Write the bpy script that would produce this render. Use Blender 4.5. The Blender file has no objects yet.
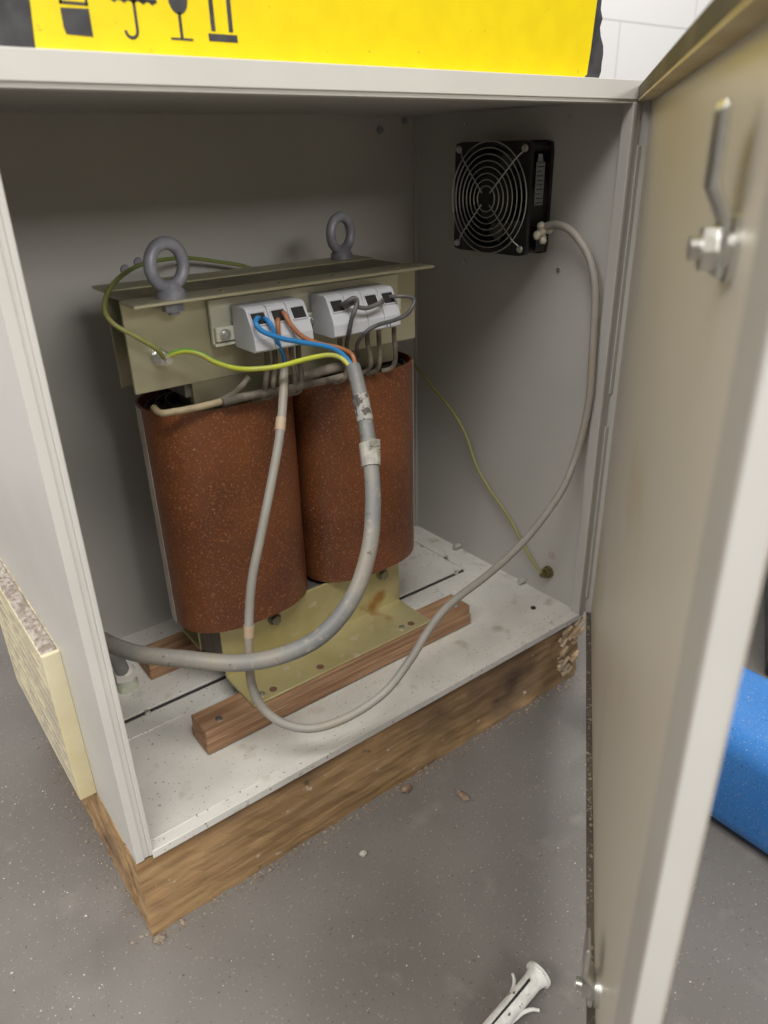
import bpy, bmesh, math, random
from mathutils import Vector, Matrix
random.seed(7)
S = bpy.context.scene
C = S.collection
PI = math.pi

# ------------------------------------------------------------ camera, world, light
def cam_axes(yaw, pitch, roll):
    f = Vector((math.sin(yaw)*math.cos(pitch), math.cos(yaw)*math.cos(pitch), math.sin(pitch)))
    r = Vector((math.cos(yaw), -math.sin(yaw), 0)); u = r.cross(f)
    return r*math.cos(roll)+u*math.sin(roll), -r*math.sin(roll)+u*math.cos(roll), f
cd = bpy.data.cameras.new('camera'); cam = bpy.data.objects.new('camera', cd); C.objects.link(cam)
r_, u_, f_ = cam_axes(0.65, -0.4533, -0.0247)
M = Matrix.Identity(4)
for i in range(3):
    M[i][0] = r_[i]; M[i][1] = u_[i]; M[i][2] = -f_[i]
M.translation = Vector((-0.1129, -0.5037, 0.5613))
cam.matrix_world = M
cd.sensor_fit = 'VERTICAL'; cd.sensor_height = 36; cd.lens = 742.44/1024*36
cd.clip_start = 0.01; cd.clip_end = 60
cd.dof.use_dof = True; cd.dof.focus_distance = 0.76; cd.dof.aperture_fstop = 7.0
S.camera = cam
S.view_settings.view_transform = 'Standard'; S.view_settings.look = 'None'
S.view_settings.gamma = 1; S.view_settings.use_curve_mapping = False
S.view_settings.exposure = 0.0

w = bpy.data.worlds.new('world'); S.world = w; w.use_nodes = True
bg = w.node_tree.nodes['Background']; bg.inputs[0].default_value = (1.0, 0.96, 0.90, 1); bg.inputs[1].default_value = 0.22

def area(name, loc, target, sx, sy, power, col=(1, 0.985, 0.95)):
    l = bpy.data.lights.new(name, 'AREA'); l.shape = 'RECTANGLE'; l.size = sx; l.size_y = sy; l.energy = power; l.color = col
    o = bpy.data.objects.new(name, l); C.objects.link(o); o.location = loc
    d = Vector(target)-Vector(loc); o.rotation_euler = d.to_track_quat('-Z', 'Y').to_euler(); return o
area('ceiling_tube_or_wall_fill', (0.15, -3.6, 1.85), (0.3, 0, 0.1), 1.2, 0.7, 50, (1, .97, .92))
area('ceiling_tube_or_wall_fill', (-0.35, -1.15, 2.4), (0.2, 0, 0), 1.8, 0.6, 50, (1, .97, .91))
area('ceiling_tube_or_wall_fill', (-2.2, -0.3, 2.2), (0.3, 0, 0.2), 1.6, 0.7, 40, (1, .96, .91))
area('ceiling_tube_or_wall_fill', (2.1, 0.0, 2.4), (2.1, 1.6, 1.4), 1.2, 0.4, 34)  # added fill aimed at the back wall to brighten it, no known lamp

# ------------------------------------------------------------ materials
MATS = {}
def mat(name, c1, c2=None, rough=0.5, metal=0.0, scale=20, bump=0.0, bscale=None, mid=(0.4, 0.6), detail=6, stretch=None, spec=0.5,
        specks=None, trans=0.0, coat=0.0):
    m = bpy.data.materials.new(name); m.use_nodes = True; nt = m.node_tree; N = nt.nodes; L = nt.links
    b = N['Principled BSDF']; b.inputs['Roughness'].default_value = rough; b.inputs['Metallic'].default_value = metal
    b.inputs['Specular IOR Level'].default_value = spec
    if trans: b.inputs['Transmission Weight'].default_value = trans
    if coat: b.inputs['Coat Weight'].default_value = coat
    tc = N.new('ShaderNodeTexCoord'); mp = N.new('ShaderNodeMapping'); L.new(tc.outputs['Object'], mp.inputs[0])
    if stretch: mp.inputs['Scale'].default_value = stretch
    col = None
    if c2:
        n = N.new('ShaderNodeTexNoise'); n.inputs['Scale'].default_value = scale; n.inputs['Detail'].default_value = detail
        L.new(mp.outputs[0], n.inputs['Vector'])
        r = N.new('ShaderNodeValToRGB'); r.color_ramp.elements[0].position = mid[0]; r.color_ramp.elements[1].position = mid[1]
        r.color_ramp.elements[0].color = (*c1, 1); r.color_ramp.elements[1].color = (*c2, 1)
        L.new(n.outputs[0], r.inputs[0]); col = r.outputs[0]
    if specks:     # list of (colour, scale, threshold, softness)
        for (sc, ss, th, so) in specks:
            n = N.new('ShaderNodeTexNoise'); n.inputs['Scale'].default_value = ss; n.inputs['Detail'].default_value = 3
            L.new(tc.outputs['Object'], n.inputs['Vector'])
            r = N.new('ShaderNodeMapRange'); r.inputs[1].default_value = th; r.inputs[2].default_value = th+so
            L.new(n.outputs[0], r.inputs[0])
            mx = N.new('ShaderNodeMix'); mx.data_type = 'RGBA'
            L.new(r.outputs[0], mx.inputs[0])
            if col: L.new(col, mx.inputs[6])
            else: mx.inputs[6].default_value = (*c1, 1)
            mx.inputs[7].default_value = (*sc, 1); col = mx.outputs[2]
    if col: L.new(col, b.inputs['Base Color'])
    else: b.inputs['Base Color'].default_value = (*c1, 1)
    if bump:
        n = N.new('ShaderNodeTexNoise'); n.inputs['Scale'].default_value = bscale or scale*2; n.inputs['Detail'].default_value = 5
        L.new(mp.outputs[0], n.inputs['Vector'])
        bp = N.new('ShaderNodeBump'); bp.inputs['Strength'].default_value = bump; bp.inputs['Distance'].default_value = 0.002
        L.new(n.outputs[0], bp.inputs['Height']); L.new(bp.outputs[0], b.inputs['Normal'])
    MATS[name] = m; return m

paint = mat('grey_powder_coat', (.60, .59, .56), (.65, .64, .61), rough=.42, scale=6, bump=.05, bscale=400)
paint_shaded = mat('shaded_grey_paint', (.46, .45, .43), (.50, .49, .47), rough=.45, scale=5, bump=.05, bscale=300)  # darker copy of the outside paint, interior shade put into its colour
tray_m = mat('dusty_tray_paint', (.68, .665, .63), (.76, .745, .71), rough=.5, scale=14,
             specks=[((.34, .30, .25), 260, .66, .03), ((.52, .49, .42), 30, .6, .14)])
door_m = mat('cream_grey_door_paint', (.64, .59, .50), (.68, .63, .54), rough=.34, scale=3, specks=[((.60, .52, .36), 5, .58, .15)])
gasket_m = mat('grey_brown_gasket', (.075, .066, .052), (.12, .105, .08), rough=.8, scale=12)
goldflange = mat('yellowed_flange', (.52, .42, .22), (.60, .52, .32), rough=.45, scale=15)
groove_m = mat('dark_groove_gasket', (.05, .05, .05), rough=.9)  # dark sheet under the gland plate, shows as its gap line
wood = mat('wood_batten', (.30, .165, .09), (.44, .27, .16), rough=.75, scale=9, stretch=(1.5, 14, 22), bump=.3, bscale=14)
plank = mat('old_plank', (.25, .145, .062), (.48, .31, .155), rough=.8, scale=6, stretch=(1.5, 6, 14), bump=.6, bscale=14, detail=12, mid=(.32, .62),
            specks=[((.17, .11, .065), 7, .54, .14), ((.12, .08, .05), 28, .66, .06), ((.60, .50, .37), 60, .68, .04)])
coil_m = mat('rusty_brown_coil_wrap', (.100, .032, .014), (.215, .072, .027), rough=.38, scale=10, mid=(.3, .7), bump=.08, bscale=220, spec=.5, detail=12,
             specks=[((.34, .13, .045), 420, .55, .16), ((.44, .31, .22), 560, .655, .06)])
wind_m = mat('dark_winding', (.02, .016, .013), (.05, .04, .03), rough=.6, scale=80)
lam_m = mat('dark_steel_lamination', (.14, .14, .13), (.24, .23, .20), rough=.5, metal=.4, scale=8, stretch=(1, 60, 1))
passiv = mat('yellow_passivated_steel', (.42, .40, .27), (.60, .58, .43), rough=.38, metal=.55, scale=7, mid=(.3, .7), bump=.04)
passiv2 = mat('stained_yellow_zinc', (.46, .40, .19), (.62, .57, .33), rough=.40, metal=.4, scale=14, mid=(.3, .7),
              specks=[((.42, .23, .08), 16, .62, .08), ((.62, .55, .42), 40, .62, .08)])
passiv3 = mat('dull_olive_steel', (.22, .21, .15), (.33, .31, .22), rough=.45, metal=.5, scale=10)
cream_m = mat('cream_mount_plate', (.68, .68, .57), (.78, .78, .68), rough=.45, scale=12)
eye_m = mat('grey_cast_lifting_eye', (.26, .27, .32), (.33, .34, .39), rough=.45, metal=.2, scale=60)
steel = mat('bright_zinc_steel', (.62, .62, .60), (.75, .75, .73), rough=.28, metal=.9, scale=40)
wire_steel = mat('chromed_wire', (.62, .62, .60), rough=.3, metal=.9)
term_m = mat('light_grey_terminal_plastic', (.58, .60, .66), (.64, .66, .72), rough=.4, scale=20)
hole_m = mat('dark_terminal_hole', (.02, .02, .02), rough=.8)
cable_m = mat('grey_cable_sheath', (.20, .205, .205), (.27, .275, .27), rough=.5, scale=12, specks=[((.34, .28, .20), 12, .48, .3), ((.38, .34, .28), 160, .55, .25), ((.14, .12, .10), 90, .66, .05)])
cable2_m = mat('pale_grey_thin_cable_sheath', (.30, .285, .26), (.37, .355, .33), rough=.5, scale=15, specks=[((.38, .31, .22), 14, .52, .25)])
blue_w = mat('blue_insulation', (.03, .25, .62), rough=.35)
brown_w = mat('brown_insulation', (.42, .17, .08), rough=.4)
yel_w = mat('yellow_insulation', (.55, .60, .05), (.50, .50, .12), rough=.4, scale=30)
grn_w = mat('green_insulation', (.16, .42, .05), rough=.4)
dull_yel = mat('dull_yellow_insulation', (.30, .30, .10), rough=.5)
dull_grn = mat('dull_green_insulation', (.20, .26, .07), rough=.5)
grey_w = mat('black_grey_insulation', (.07, .07, .075), (.16, .15, .15), rough=.4, scale=40)
sleeve = mat('dusty_sleeve', (.12, .105, .085), (.27, .235, .19), rough=.7, scale=60)
varn = mat('yellowish_lead_sleeve', (.48, .40, .26), (.36, .28, .17), rough=.6, scale=40)
tape_m = mat('grey_torn_tape', (.36, .36, .33), (.50, .48, .42), rough=.7, scale=120)
black_p = mat('black_fan_plastic', (.012, .012, .013), (.025, .025, .025), rough=.42, scale=50)
label_m = mat('grey_printed_label', (.22, .23, .25), (.30, .31, .33), rough=.5, scale=300, stretch=(1, 1, 4))
ivory = mat('ivory_plastic', (.55, .50, .40), (.66, .62, .52), rough=.5, scale=60)
grille_m = mat('yellowed_cream_plastic', (.66, .58, .36), (.76, .70, .50), rough=.5, scale=12)
dust_m = mat('thick_brown_dust', (.30, .25, .21), (.52, .47, .43), rough=.95, scale=150, bump=1.0, bscale=250)
dustgrille_m = mat('dusty_louvre_plastic', (.50, .45, .36), (.70, .64, .46), rough=.85, scale=30)
gland_m = mat('pale_green_gland_nut', (.50, .53, .42), (.58, .60, .50), rough=.5, scale=30)
yellow_m = mat('yellow_carton_print', (.86, .66, .0), (.90, .70, .0), rough=.45, scale=40, specks=[((.55, .42, .02), 150, .70, .05)])
black_card = mat('black_carton_print', (.035, .035, .04), (.06, .06, .065), rough=.6, scale=60, specks=[((.2, .2, .2), 120, .7, .05)])
blue_m = mat('blue_plastic', (.03, .20, .60), (.05, .24, .66), rough=.4, scale=6, specks=[((.40, .46, .56), 700, .63, .06), ((.04, .08, .16), 300, .66, .05)])
plug_m = mat('white_dirty_plastic', (.62, .62, .59), (.76, .76, .73), rough=.55, scale=120, specks=[((.16, .14, .12), 160, .64, .04)])
crumb_m = mat('grey_dirt_crumbs', (.20, .16, .12), (.32, .27, .22), rough=.9, scale=200)
crumb_w = mat('white_chips', (.40, .37, .33), (.66, .62, .56), rough=.9, scale=100)

def floor_material():
    m = mat('smoothed_concrete_floor', (.150, .138, .128), (.190, .177, .166), rough=.62, scale=5, mid=(.3, .7), bump=.12, bscale=60, detail=10,
            specks=[((.24, .225, .21), 2.6, .50, .3), ((.34, .31, .28), 420, .66, .05), ((.09, .08, .07), 300, .67, .05), ((.12, .11, .104), 6, .58, .25), ((.23, .215, .20), 24, .62, .2)])
    return m
floor_m = floor_material()
def wall_material():
    m = bpy.data.materials.new('white_painted_block_wall'); m.use_nodes = True; nt = m.node_tree; N = nt.nodes; L = nt.links
    b = N['Principled BSDF']; b.inputs['Roughness'].default_value = .6
    tc = N.new('ShaderNodeTexCoord'); sp = N.new('ShaderNodeSeparateXYZ'); cb = N.new('ShaderNodeCombineXYZ')
    L.new(tc.outputs['Object'], sp.inputs[0]); L.new(sp.outputs[0], cb.inputs[0]); L.new(sp.outputs[2], cb.inputs[1])
    br = N.new('ShaderNodeTexBrick'); L.new(cb.outputs[0], br.inputs['Vector'])
    br.inputs['Color1'].default_value = (.80, .79, .80, 1); br.inputs['Color2'].default_value = (.82, .81, .82, 1)
    br.inputs['Mortar'].default_value = (.60, .59, .60, 1)
    br.inputs['Scale'].default_value = 1; br.inputs['Brick Width'].default_value = .80; br.inputs['Row Height'].default_value = .20
    br.inputs['Mortar Size'].default_value = .003
    L.new(br.outputs[0], b.inputs['Base Color']); return m
wall_m = wall_material()

# ------------------------------------------------------------ mesh helpers (all in world coordinates)
def box(bm, x0, x1, y0, y1, z0, z1, bevel=0.0, seg=2, rot=None):
    t = bmesh.new(); bmesh.ops.create_cube(t, size=1)
    for v in t.verts: v.co = Vector(((v.co.x)*(x1-x0), (v.co.y)*(y1-y0), (v.co.z)*(z1-z0)))
    if bevel: bmesh.ops.bevel(t, geom=t.edges[:], offset=bevel, segments=seg, affect='EDGES', profile=.5)
    c = Vector(((x0+x1)/2, (y0+y1)/2, (z0+z1)/2))
    mt = Matrix.Translation(c) @ (rot.to_4x4() if rot else Matrix.Identity(4))
    bmesh.ops.transform(t, matrix=mt, verts=t.verts[:]); merge(bm, t)
def merge(bm, t, mi=None):
    me = bpy.data.meshes.new('t'); t.to_mesh(me); t.free()
    n0 = len(bm.faces); bm.from_mesh(me); bpy.data.meshes.remove(me)
    if mi is not None:
        bm.faces.ensure_lookup_table()
        for f in bm.faces[n0:]: f.material_index = mi
def cyl(bm, p, q, r, r2=None, n=24, cap=True):
    p = Vector(p); q = Vector(q); t = bmesh.new()
    bmesh.ops.create_cone(t, cap_ends=cap, segments=n, radius1=r, radius2=r if r2 is None else r2, depth=(q-p).length)
    mt = Matrix.Translation((p+q)/2) @ (q-p).to_track_quat('Z', 'Y').to_matrix().to_4x4()
    bmesh.ops.transform(t, matrix=mt, verts=t.verts[:]); merge(bm, t)
def smooth_path(pts, sub=8):
    P = [Vector(p) for p in pts]; out = []
    for i in range(len(P)-1):
        a = P[max(i-1, 0)]; b = P[i]; c = P[i+1]; d = P[min(i+2, len(P)-1)]
        for k in range(sub):
            t = k/sub
            out.append(.5*((2*b)+(c-a)*t+(2*a-5*b+4*c-d)*t*t+(3*b-a-3*c+d)*t**3))
    out.append(P[-1]); return out
def tube(bm, pts, r, n=12, sub=8, stripe=False, cyc=False, smooth=True, twist=0.0):
    path = smooth_path(pts, sub) if smooth else [Vector(p) for p in pts]
    rad = r if callable(r) else (lambda t: r)
    m = len(path); up = None; rings = []
    for i, p in enumerate(path):
        if cyc: tg = path[(i+1) % m]-path[i-1]
        else: tg = path[min(i+1, m-1)]-path[max(i-1, 0)]
        tg.normalize()
        if up is None: up = Vector((0, 0, 1)) if abs(tg.z) < .9 else Vector((1, 0, 0))
        s = tg.cross(up).normalized(); up = s.cross(tg).normalized()
        rr = rad(i/(m-1)); tw = twist*i
        rings.append([bm.verts.new(p+(s*math.cos(2*PI*k/n+tw)+up*math.sin(2*PI*k/n+tw))*rr) for k in range(n)])
    def q(a, b):
        for k in range(n):
            f = bm.faces.new((a[k], a[(k+1) % n], b[(k+1) % n], b[k]))
            if stripe and (k % n) < n*stripe: f.material_index = 1
    for i in range(m-1): q(rings[i], rings[i+1])
    if cyc: q(rings[-1], rings[0])
    else:
        bm.faces.new(rings[0][::-1]); bm.faces.new(rings[-1])
def prism(bm, poly, f, t0, t1):
    """poly of 2D points, f(u,v,t) -> 3D, extruded from t0 to t1"""
    a = [bm.verts.new(f(u, v, t0)) for u, v in poly]; b = [bm.verts.new(f(u, v, t1)) for u, v in poly]
    n = len(poly); bm.faces.new(a); bm.faces.new(b[::-1])
    for i in range(n): bm.faces.new((a[i], b[i], b[(i+1) % n], a[(i+1) % n]))
def hexnut(bm, p, d, r, h):
    p = Vector(p); cyl(bm, p, p+Vector(d).normalized()*h, r, n=6)
def wloc(o):
    v = Vector((0, 0, 0))
    while o: v = v+o.location; o = o.parent
    return v
def build(name, bm, m, parent=None, base=None, smooth=None, bev=0.0):
    bmesh.ops.recalc_face_normals(bm, faces=bm.faces[:])
    off = wloc(parent) if parent else Vector(base or (0, 0, 0))
    for v in bm.verts: v.co -= off
    me = bpy.data.meshes.new(name); bm.to_mesh(me); bm.free()
    for x in (m if isinstance(m, (list, tuple)) else [m]): me.materials.append(x)
    o = bpy.data.objects.new(name, me); C.objects.link(o)
    if parent: o.parent = parent
    else: o.location = off
    if smooth:
        for p in me.polygons: p.use_smooth = True
        if smooth != 'all':
            for e in me.edges: pass
            me.set_sharp_from_angle(angle=math.radians(smooth))
    if bev:
        md = o.modifiers.new('bevel', 'BEVEL'); md.width = bev; md.segments = 2; md.limit_method = 'ANGLE'
    return o
def tag(o, label, cat, group=None):
    o['label'] = label; o['category'] = cat
    if group: o['group'] = group
    return o
def thing(name, loc, label, cat, group=None):
    o = bpy.data.objects.new(name, None); o.empty_display_size = .05; C.objects.link(o); o.location = loc
    return tag(o, label, cat, group)
B = bmesh.new

# ------------------------------------------------------------ setting
ZF = -0.106
W, D, H, HT = 0.5957, 0.3402, 0.5975, 0.6170
bm = B(); box(bm, -3, 4, -3.4, 1.2, ZF-.05, ZF); o = build('floor', bm, floor_m); o['kind'] = 'structure'
bm = B(); box(bm, -3, 4, 1.2, 1.3, ZF, 2.7); o = build('wall_back', bm, wall_m, base=(0.55, 0, .105)); o['kind'] = 'structure'

# ------------------------------------------------------------ cabinet
cab = thing('steel_cabinet', (0.3, 0.17, 0), 'open light grey steel electrical cabinet standing on a wooden plinth', 'cabinet')
XL, XR = -.0162, .6119
# left side: outer sheet plus folded front post with groove and inner lip
bm = B()
box(bm, XL, XL+.0018, 0.001, D+.002, -.006, HT)
box(bm, XL, -.0088, 0.0, .0018, -.006, H+.001, bevel=.0006, seg=2)
box(bm, -.0092, -.0036, .0022, .0035, -.006, H+.001)
box(bm, -.0042, .0000, -.001, .016, -.004, H+.001, bevel=.0008, seg=2)
box(bm, XL+.002, -.001, .0145, .016, -.004, H+.001)
build('left_side_panel', bm, paint, cab)
# right side
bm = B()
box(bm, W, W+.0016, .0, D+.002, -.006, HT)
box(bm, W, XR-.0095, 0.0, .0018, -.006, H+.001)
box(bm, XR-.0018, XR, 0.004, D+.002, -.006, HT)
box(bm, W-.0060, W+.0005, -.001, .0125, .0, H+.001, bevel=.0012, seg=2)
build('right_side_panel', bm, paint_shaded, cab)
bm = B(); box(bm, W+.0165-.0095, W+.0165, -.0015, .0025, .30, .56, bevel=.001); box(bm, W+.007, W+.0165, -.0015, .0025, .02, .26, bevel=.001)
build('hinge_strip', bm, paint_shaded, cab)
# back
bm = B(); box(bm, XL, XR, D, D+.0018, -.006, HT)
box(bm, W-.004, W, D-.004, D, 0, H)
build('back_panel', bm, paint_shaded, cab)
# top, folded front edge
bm = B()
box(bm, XL-.012, XR+.004, .0, D+.002, HT-.0016, HT)
box(bm, XL-.012, XR+.004, -.0012, .0008, H+.003, HT, bevel=.0006, seg=2)
box(bm, XL, XR, .0008, .020, H, H+.003)
build('top_panel', bm, paint, cab)
bm = B(); box(bm, XL, XR, .020, D, H+.0035, H+.005); build('ceiling_sheet', bm, paint_shaded, cab)
# tray floor: flat front zone, raised plate at the rear
bm = B()
box(bm, -.0015, W, .0, D, -.0030, .0)
box(bm, -.0015, W-.002, -.0016, .0004, -.0085, .0006, bevel=.0007, seg=2)
box(bm, .001, W-.006, .010, .0125, .0, .0012, bevel=.0005, seg=1)
build('floor_tray', bm, tray_m, cab)
bm = B(); box(bm, .0275, .5512, .1787, .2905, .0, .0022); build('plate_gasket', bm, groove_m, cab)
bm = B(); box(bm, .024, .549, .1805, .288, .0022, .0050, bevel=.0008); box(bm, .0, .575, .150, .176, 0, .0016, bevel=.0007)
box(bm, .555, .580, .15, .335, 0, .0022, bevel=.0008); box(bm, .0, .56, .294, .32, 0, .0016, bevel=.0007)
plate = build('gland_plate', bm, tray_m, cab)
def screw(parent, p, d, r=.004, h=.0025, name='screw', m=None):
    bm = B(); p = Vector(p); d = Vector(d).normalized(); cyl(bm, p-d*.001, p+d*h, r, r*.8, n=16)
    cyl(bm, p+d*h, p+d*(h+.0004), r*.35, n=6); return build(name, bm, m or steel, parent, smooth=40)
for x, y in ((.066, .176), (.536, .179), (.556, .222), (.548, .270)): screw(cab, (x, y, .003), (0, 0, 1), .0036, .003)
for y, z in ((.2433, .588), (.083, .5878), (.2395, .427), (.0818, .432)): screw(cab, (W, y, z), (-1, 0, 0), .0030, .0018, name='hole_glint_or_bolt')  # shiny studs stand in for light coming through open mounting holes
for x, z, r in ((.537, .585, .0055), (.577, .595, .0045), (.181, .450, .006), (.197, .456, .006)): screw(cab, (x, D, z), (0, -1, 0), r, .003, name='hole_glint_or_bolt', m=eye_m)
for y in (.235, .10):
    bm = B(); cyl(bm, (W-.001, y, .006), (W-.012, y, .006), .004, n=12); build('weld_stud', bm, paint_shaded, cab, smooth=40)
bm = B(); cyl(bm, (.556, .048, .0), (.556, .048, .0012), .0035, n=16); build('plug', bm, black_p, cab, smooth=40)
# earth stud on the right wall
bm = B(); cyl(bm, (W, .0585, .0375), (W-.004, .0585, .0375), .0085, n=24); hexnut(bm, (W-.004, .0585, .0375), (-1, 0, 0), .0072, .0055)
cyl(bm, (W-.0095, .0585, .0375), (W-.016, .0585, .0375), .0035, n=14)
es = build('earth_stud', bm, mat('tarnished_brass', (.16, .13, .06), (.28, .24, .12), rough=.45, metal=.7, scale=200), cab, smooth=40)
# printed earth sign above the stud
bm = B()
for k in range(16):
    a0 = 2*PI*k/16; a1 = 2*PI*(k+1)/16
    ring = [(math.cos(a0)*.0055, math.sin(a0)*.0055), (math.cos(a1)*.0055, math.sin(a1)*.0055), (math.cos(a1)*.0046, math.sin(a1)*.0046), (math.cos(a0)*.0046, math.sin(a0)*.0046)]
    prism(bm, ring, lambda u, v, t: Vector((W-t, .0555+u, .064+v)), 0, .0003)
box(bm, W-.0003, W, .0552, .0558, .0635, .0675); box(bm, W-.0003, W, .0525, .0585, .0632, .0638); box(bm, W-.0003, W, .0538, .0572, .0618, .0623)
build('earth_sign', bm, mat('faded_red_print', (.40, .26, .25), rough=.6), cab)

# ---- door: hinged on the right post, swung towards the camera
AL = 2.4742; HX, HY, WD = .6129, -.0038, .6805
dv = Vector((math.cos(AL), -math.sin(AL), 0)); nv = Vector((-.61890, .78547, 0))
def DP(s, o, z):      # the old door sags a little: its free bottom corner hangs 2 mm outwards
    o -= .0022*(1-z/.6)*(s/.6)
    return Vector((HX, HY, 0))+dv*s+nv*o+Vector((0, 0, z))
def dbox(bm, s0, s1, o0, o1, z0, z1, bevel=0):
    t = bmesh.new(); bmesh.ops.create_cube(t, size=1)
    for v in t.verts: v.co = Vector(((v.co.x+.5)*(s1-s0)+s0, (v.co.y+.5)*(o1-o0)+o0, (v.co.z+.5)*(z1-z0)+z0))
    if bevel: bmesh.ops.bevel(t, geom=t.edges[:], offset=bevel, segments=2, affect='EDGES', profile=.5)
    for v in t.verts: v.co = DP(*v.co)
    merge(bm, t)
ZB, ZT = -.004, .599
bm = B()
dbox(bm, 0, WD, -.0008, .0, ZB, ZT)
build_door = build('door', bm, door_m, cab)
door = build_door
bm = B(); dbox(bm, 0, WD, -.0015, .0135, ZT, ZT+.0016); build('top_flange', bm, goldflange, door)
bm = B(); dbox(bm, .0, WD, .0120, .0138, ZT+.0016, ZT+.0135, .0006); dbox(bm, .0, WD, -.002, .0120, ZT+.012, ZT+.0136)
build('top_edge_fold', bm, gasket_m, door)
bm = B(); dbox(bm, 0, WD, -.0008, .0062, ZB-.0012, ZB); build('bottom_flange', bm, gasket_m, door)
bm = B(); dbox(bm, .0, .0016, .0, .0130, ZB, ZT); build('hinge_flange', bm, paint_shaded, door)
bm = B(); dbox(bm, WD-.0315, WD, .0096, .0108, ZB, ZT, .0004); dbox(bm, WD-.0315, WD-.0300, .006, .0100, ZB, ZT)
build('inner_lip', bm, mat('door_lip_grey', (.44, .415, .38), (.47, .445, .41), rough=.45, scale=10), door)
bm = B(); dbox(bm, WD-.0016, WD, -.0008, .0108, ZB, ZT, .0005); build('edge_flange', bm, paint, door)
for z in (.005, .30, .575):
    bm = B(); cyl(bm, DP(.0, .012, z-.007), DP(.0, .012, z+.007), .0042, n=16); build('hinge_pin', bm, steel, door, smooth=40)
def latch(s, z):
    bm = B()
    cyl(bm, DP(s, 0, z), DP(s, .003, z), .0125, n=28); cyl(bm, DP(s, .003, z), DP(s, .0075, z), .0095, n=24)
    r = build('latch', bm, steel, door, smooth=30)
    bm = B()     # cranked cam lever, a flat bar bent towards the room
    prof = [(.0075, -.010), (.0075, .010), (.0135, .021), (.0135, .048), (.0118, .0505), (.0100, .048), (.0100, .023), (.0042, .012), (.0042, -.010)]
    prism(bm, prof, lambda o, h, t: DP(s+t, o, z+h), -.0095, .0095)
    build('lever', bm, steel, r, bev=.0016)
    nut = [(math.cos(PI*k/3)*.0088, math.sin(PI*k/3)*.0088) for k in range(6)]
    bm = B(); prism(bm, nut, lambda u, v, t: DP(s+u, t, z+v), .0075, .0125); cyl(bm, DP(s, .0120, z), DP(s, .0165, z), .0045, n=16)
    build('bolt', bm, steel, r, smooth=30)
latch(.562, .525)
latch(.530, .024)

# ------------------------------------------------------------ plinth
pl = thing('wooden_plinth', (.29, .17, ZF), 'worn wooden plinth of planks under the grey cabinet', 'plinth')
def rough_plank(name, x0, x1, y0, y1, z0, z1, axis, wob=.0012, n=40, m=plank):
    bm = B(); t = bmesh.new(); bmesh.ops.create_cube(t, size=1)
    bmesh.ops.subdivide_edges(t, edges=[e for e in t.edges if abs((e.verts[0].co-e.verts[1].co)[axis]) > .5], cuts=n, use_grid_fill=True)
    bmesh.ops.subdivide_edges(t, edges=[e for e in t.edges if abs((e.verts[0].co-e.verts[1].co)[2]) > .5], cuts=6, use_grid_fill=True)
    for v in t.verts:
        co = Vector(((v.co.x+.5)*(x1-x0)+x0, (v.co.y+.5)*(y1-y0)+y0, (v.co.z+.5)*(z1-z0)+z0))
        if co.z < z1-.003: co += Vector((random.uniform(-1, 1), random.uniform(-1, 1), 0))*wob
        v.co = co
    merge(bm, t); return build(name, bm, m, pl)
rough_plank('front_plank', -.017, .600, .002, .030, ZF, -.0085, 0)
rough_plank('left_plank', -.0172, .010, .0305, .335, ZF, -.0065, 1)
rough_plank('rear_plank', .0105, .598, .307, .335, ZF, -.0065, 0)
bm = B()   # splintered break at the right end
for k in range(34):
    x = random.uniform(.555, .600); z = random.uniform(ZF+.01, -.012); l = random.uniform(.012, .035)
    box(bm, x, x+l*.5, -.004+random.uniform(0, .005), .003, z, z+random.uniform(.002, .006), rot=Matrix.Rotation(random.uniform(-.9, -.2), 3, 'Y'))
build('splintered_end', bm, mat('pale_split_wood', (.42, .30, .18), (.62, .50, .35), rough=.9, scale=60), pl)

# ------------------------------------------------------------ vent grille on the outside of the left panel
vg = thing('vent_grille', (XL, .22, 0), 'yellowed cream plastic vent grille full of dust on the cabinet left side', 'vent')
y0, y1, z0, z1, gx = .104, .345, -.004, .168, -.0325
bm = B()
def frame_x(bm, xa, xb, y0, y1, z0, z1, t):
    box(bm, xa, xb, y0, y0+t, z0, z1, .0008, 2); box(bm, xa, xb, y1-t, y1, z0, z1, .0008, 2)
    box(bm, xa, xb, y0+t, y1-t, z0, z0+t); box(bm, xa, xb, y0+t, y1-t, z1-t, z1)
frame_x(bm, gx, XL, y0, y1, z0, z1, .006); build('frame', bm, grille_m, vg)
bm = B(); box(bm, gx+.0065, XL, y0+.006, y1-.006, z0+.006, z1-.006); build('filter_mat', bm, dust_m, vg)
bm = B()
n = 11
for k in range(n):
    z = z0+.008+(z1-z0-.018)*k/(n-1)
    box(bm, gx, gx+.008, y0+.006, y1-.006, z, z+.0034, rot=Matrix.Rotation(.18, 3, 'Y'))
o = build('louvre_slats', bm, dustgrille_m, vg)
bm = B()
t = bmesh.new(); bmesh.ops.create_grid(t, x_segments=10, y_segments=90, size=.5)
for v in t.verts:
    u, vv = v.co.x+.5, v.co.y+.5
    v.co = Vector((gx+.0005+u*(XL-gx-.001), y0+.003+vv*(y1-y0-.004), z1+.0003+(random.uniform(0, .0028) if 0 < u < 1 and 0 < vv < 1 else -.001)))
merge(bm, t); o = build('dust_layer', bm, dust_m, vg, smooth='all')

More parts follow.
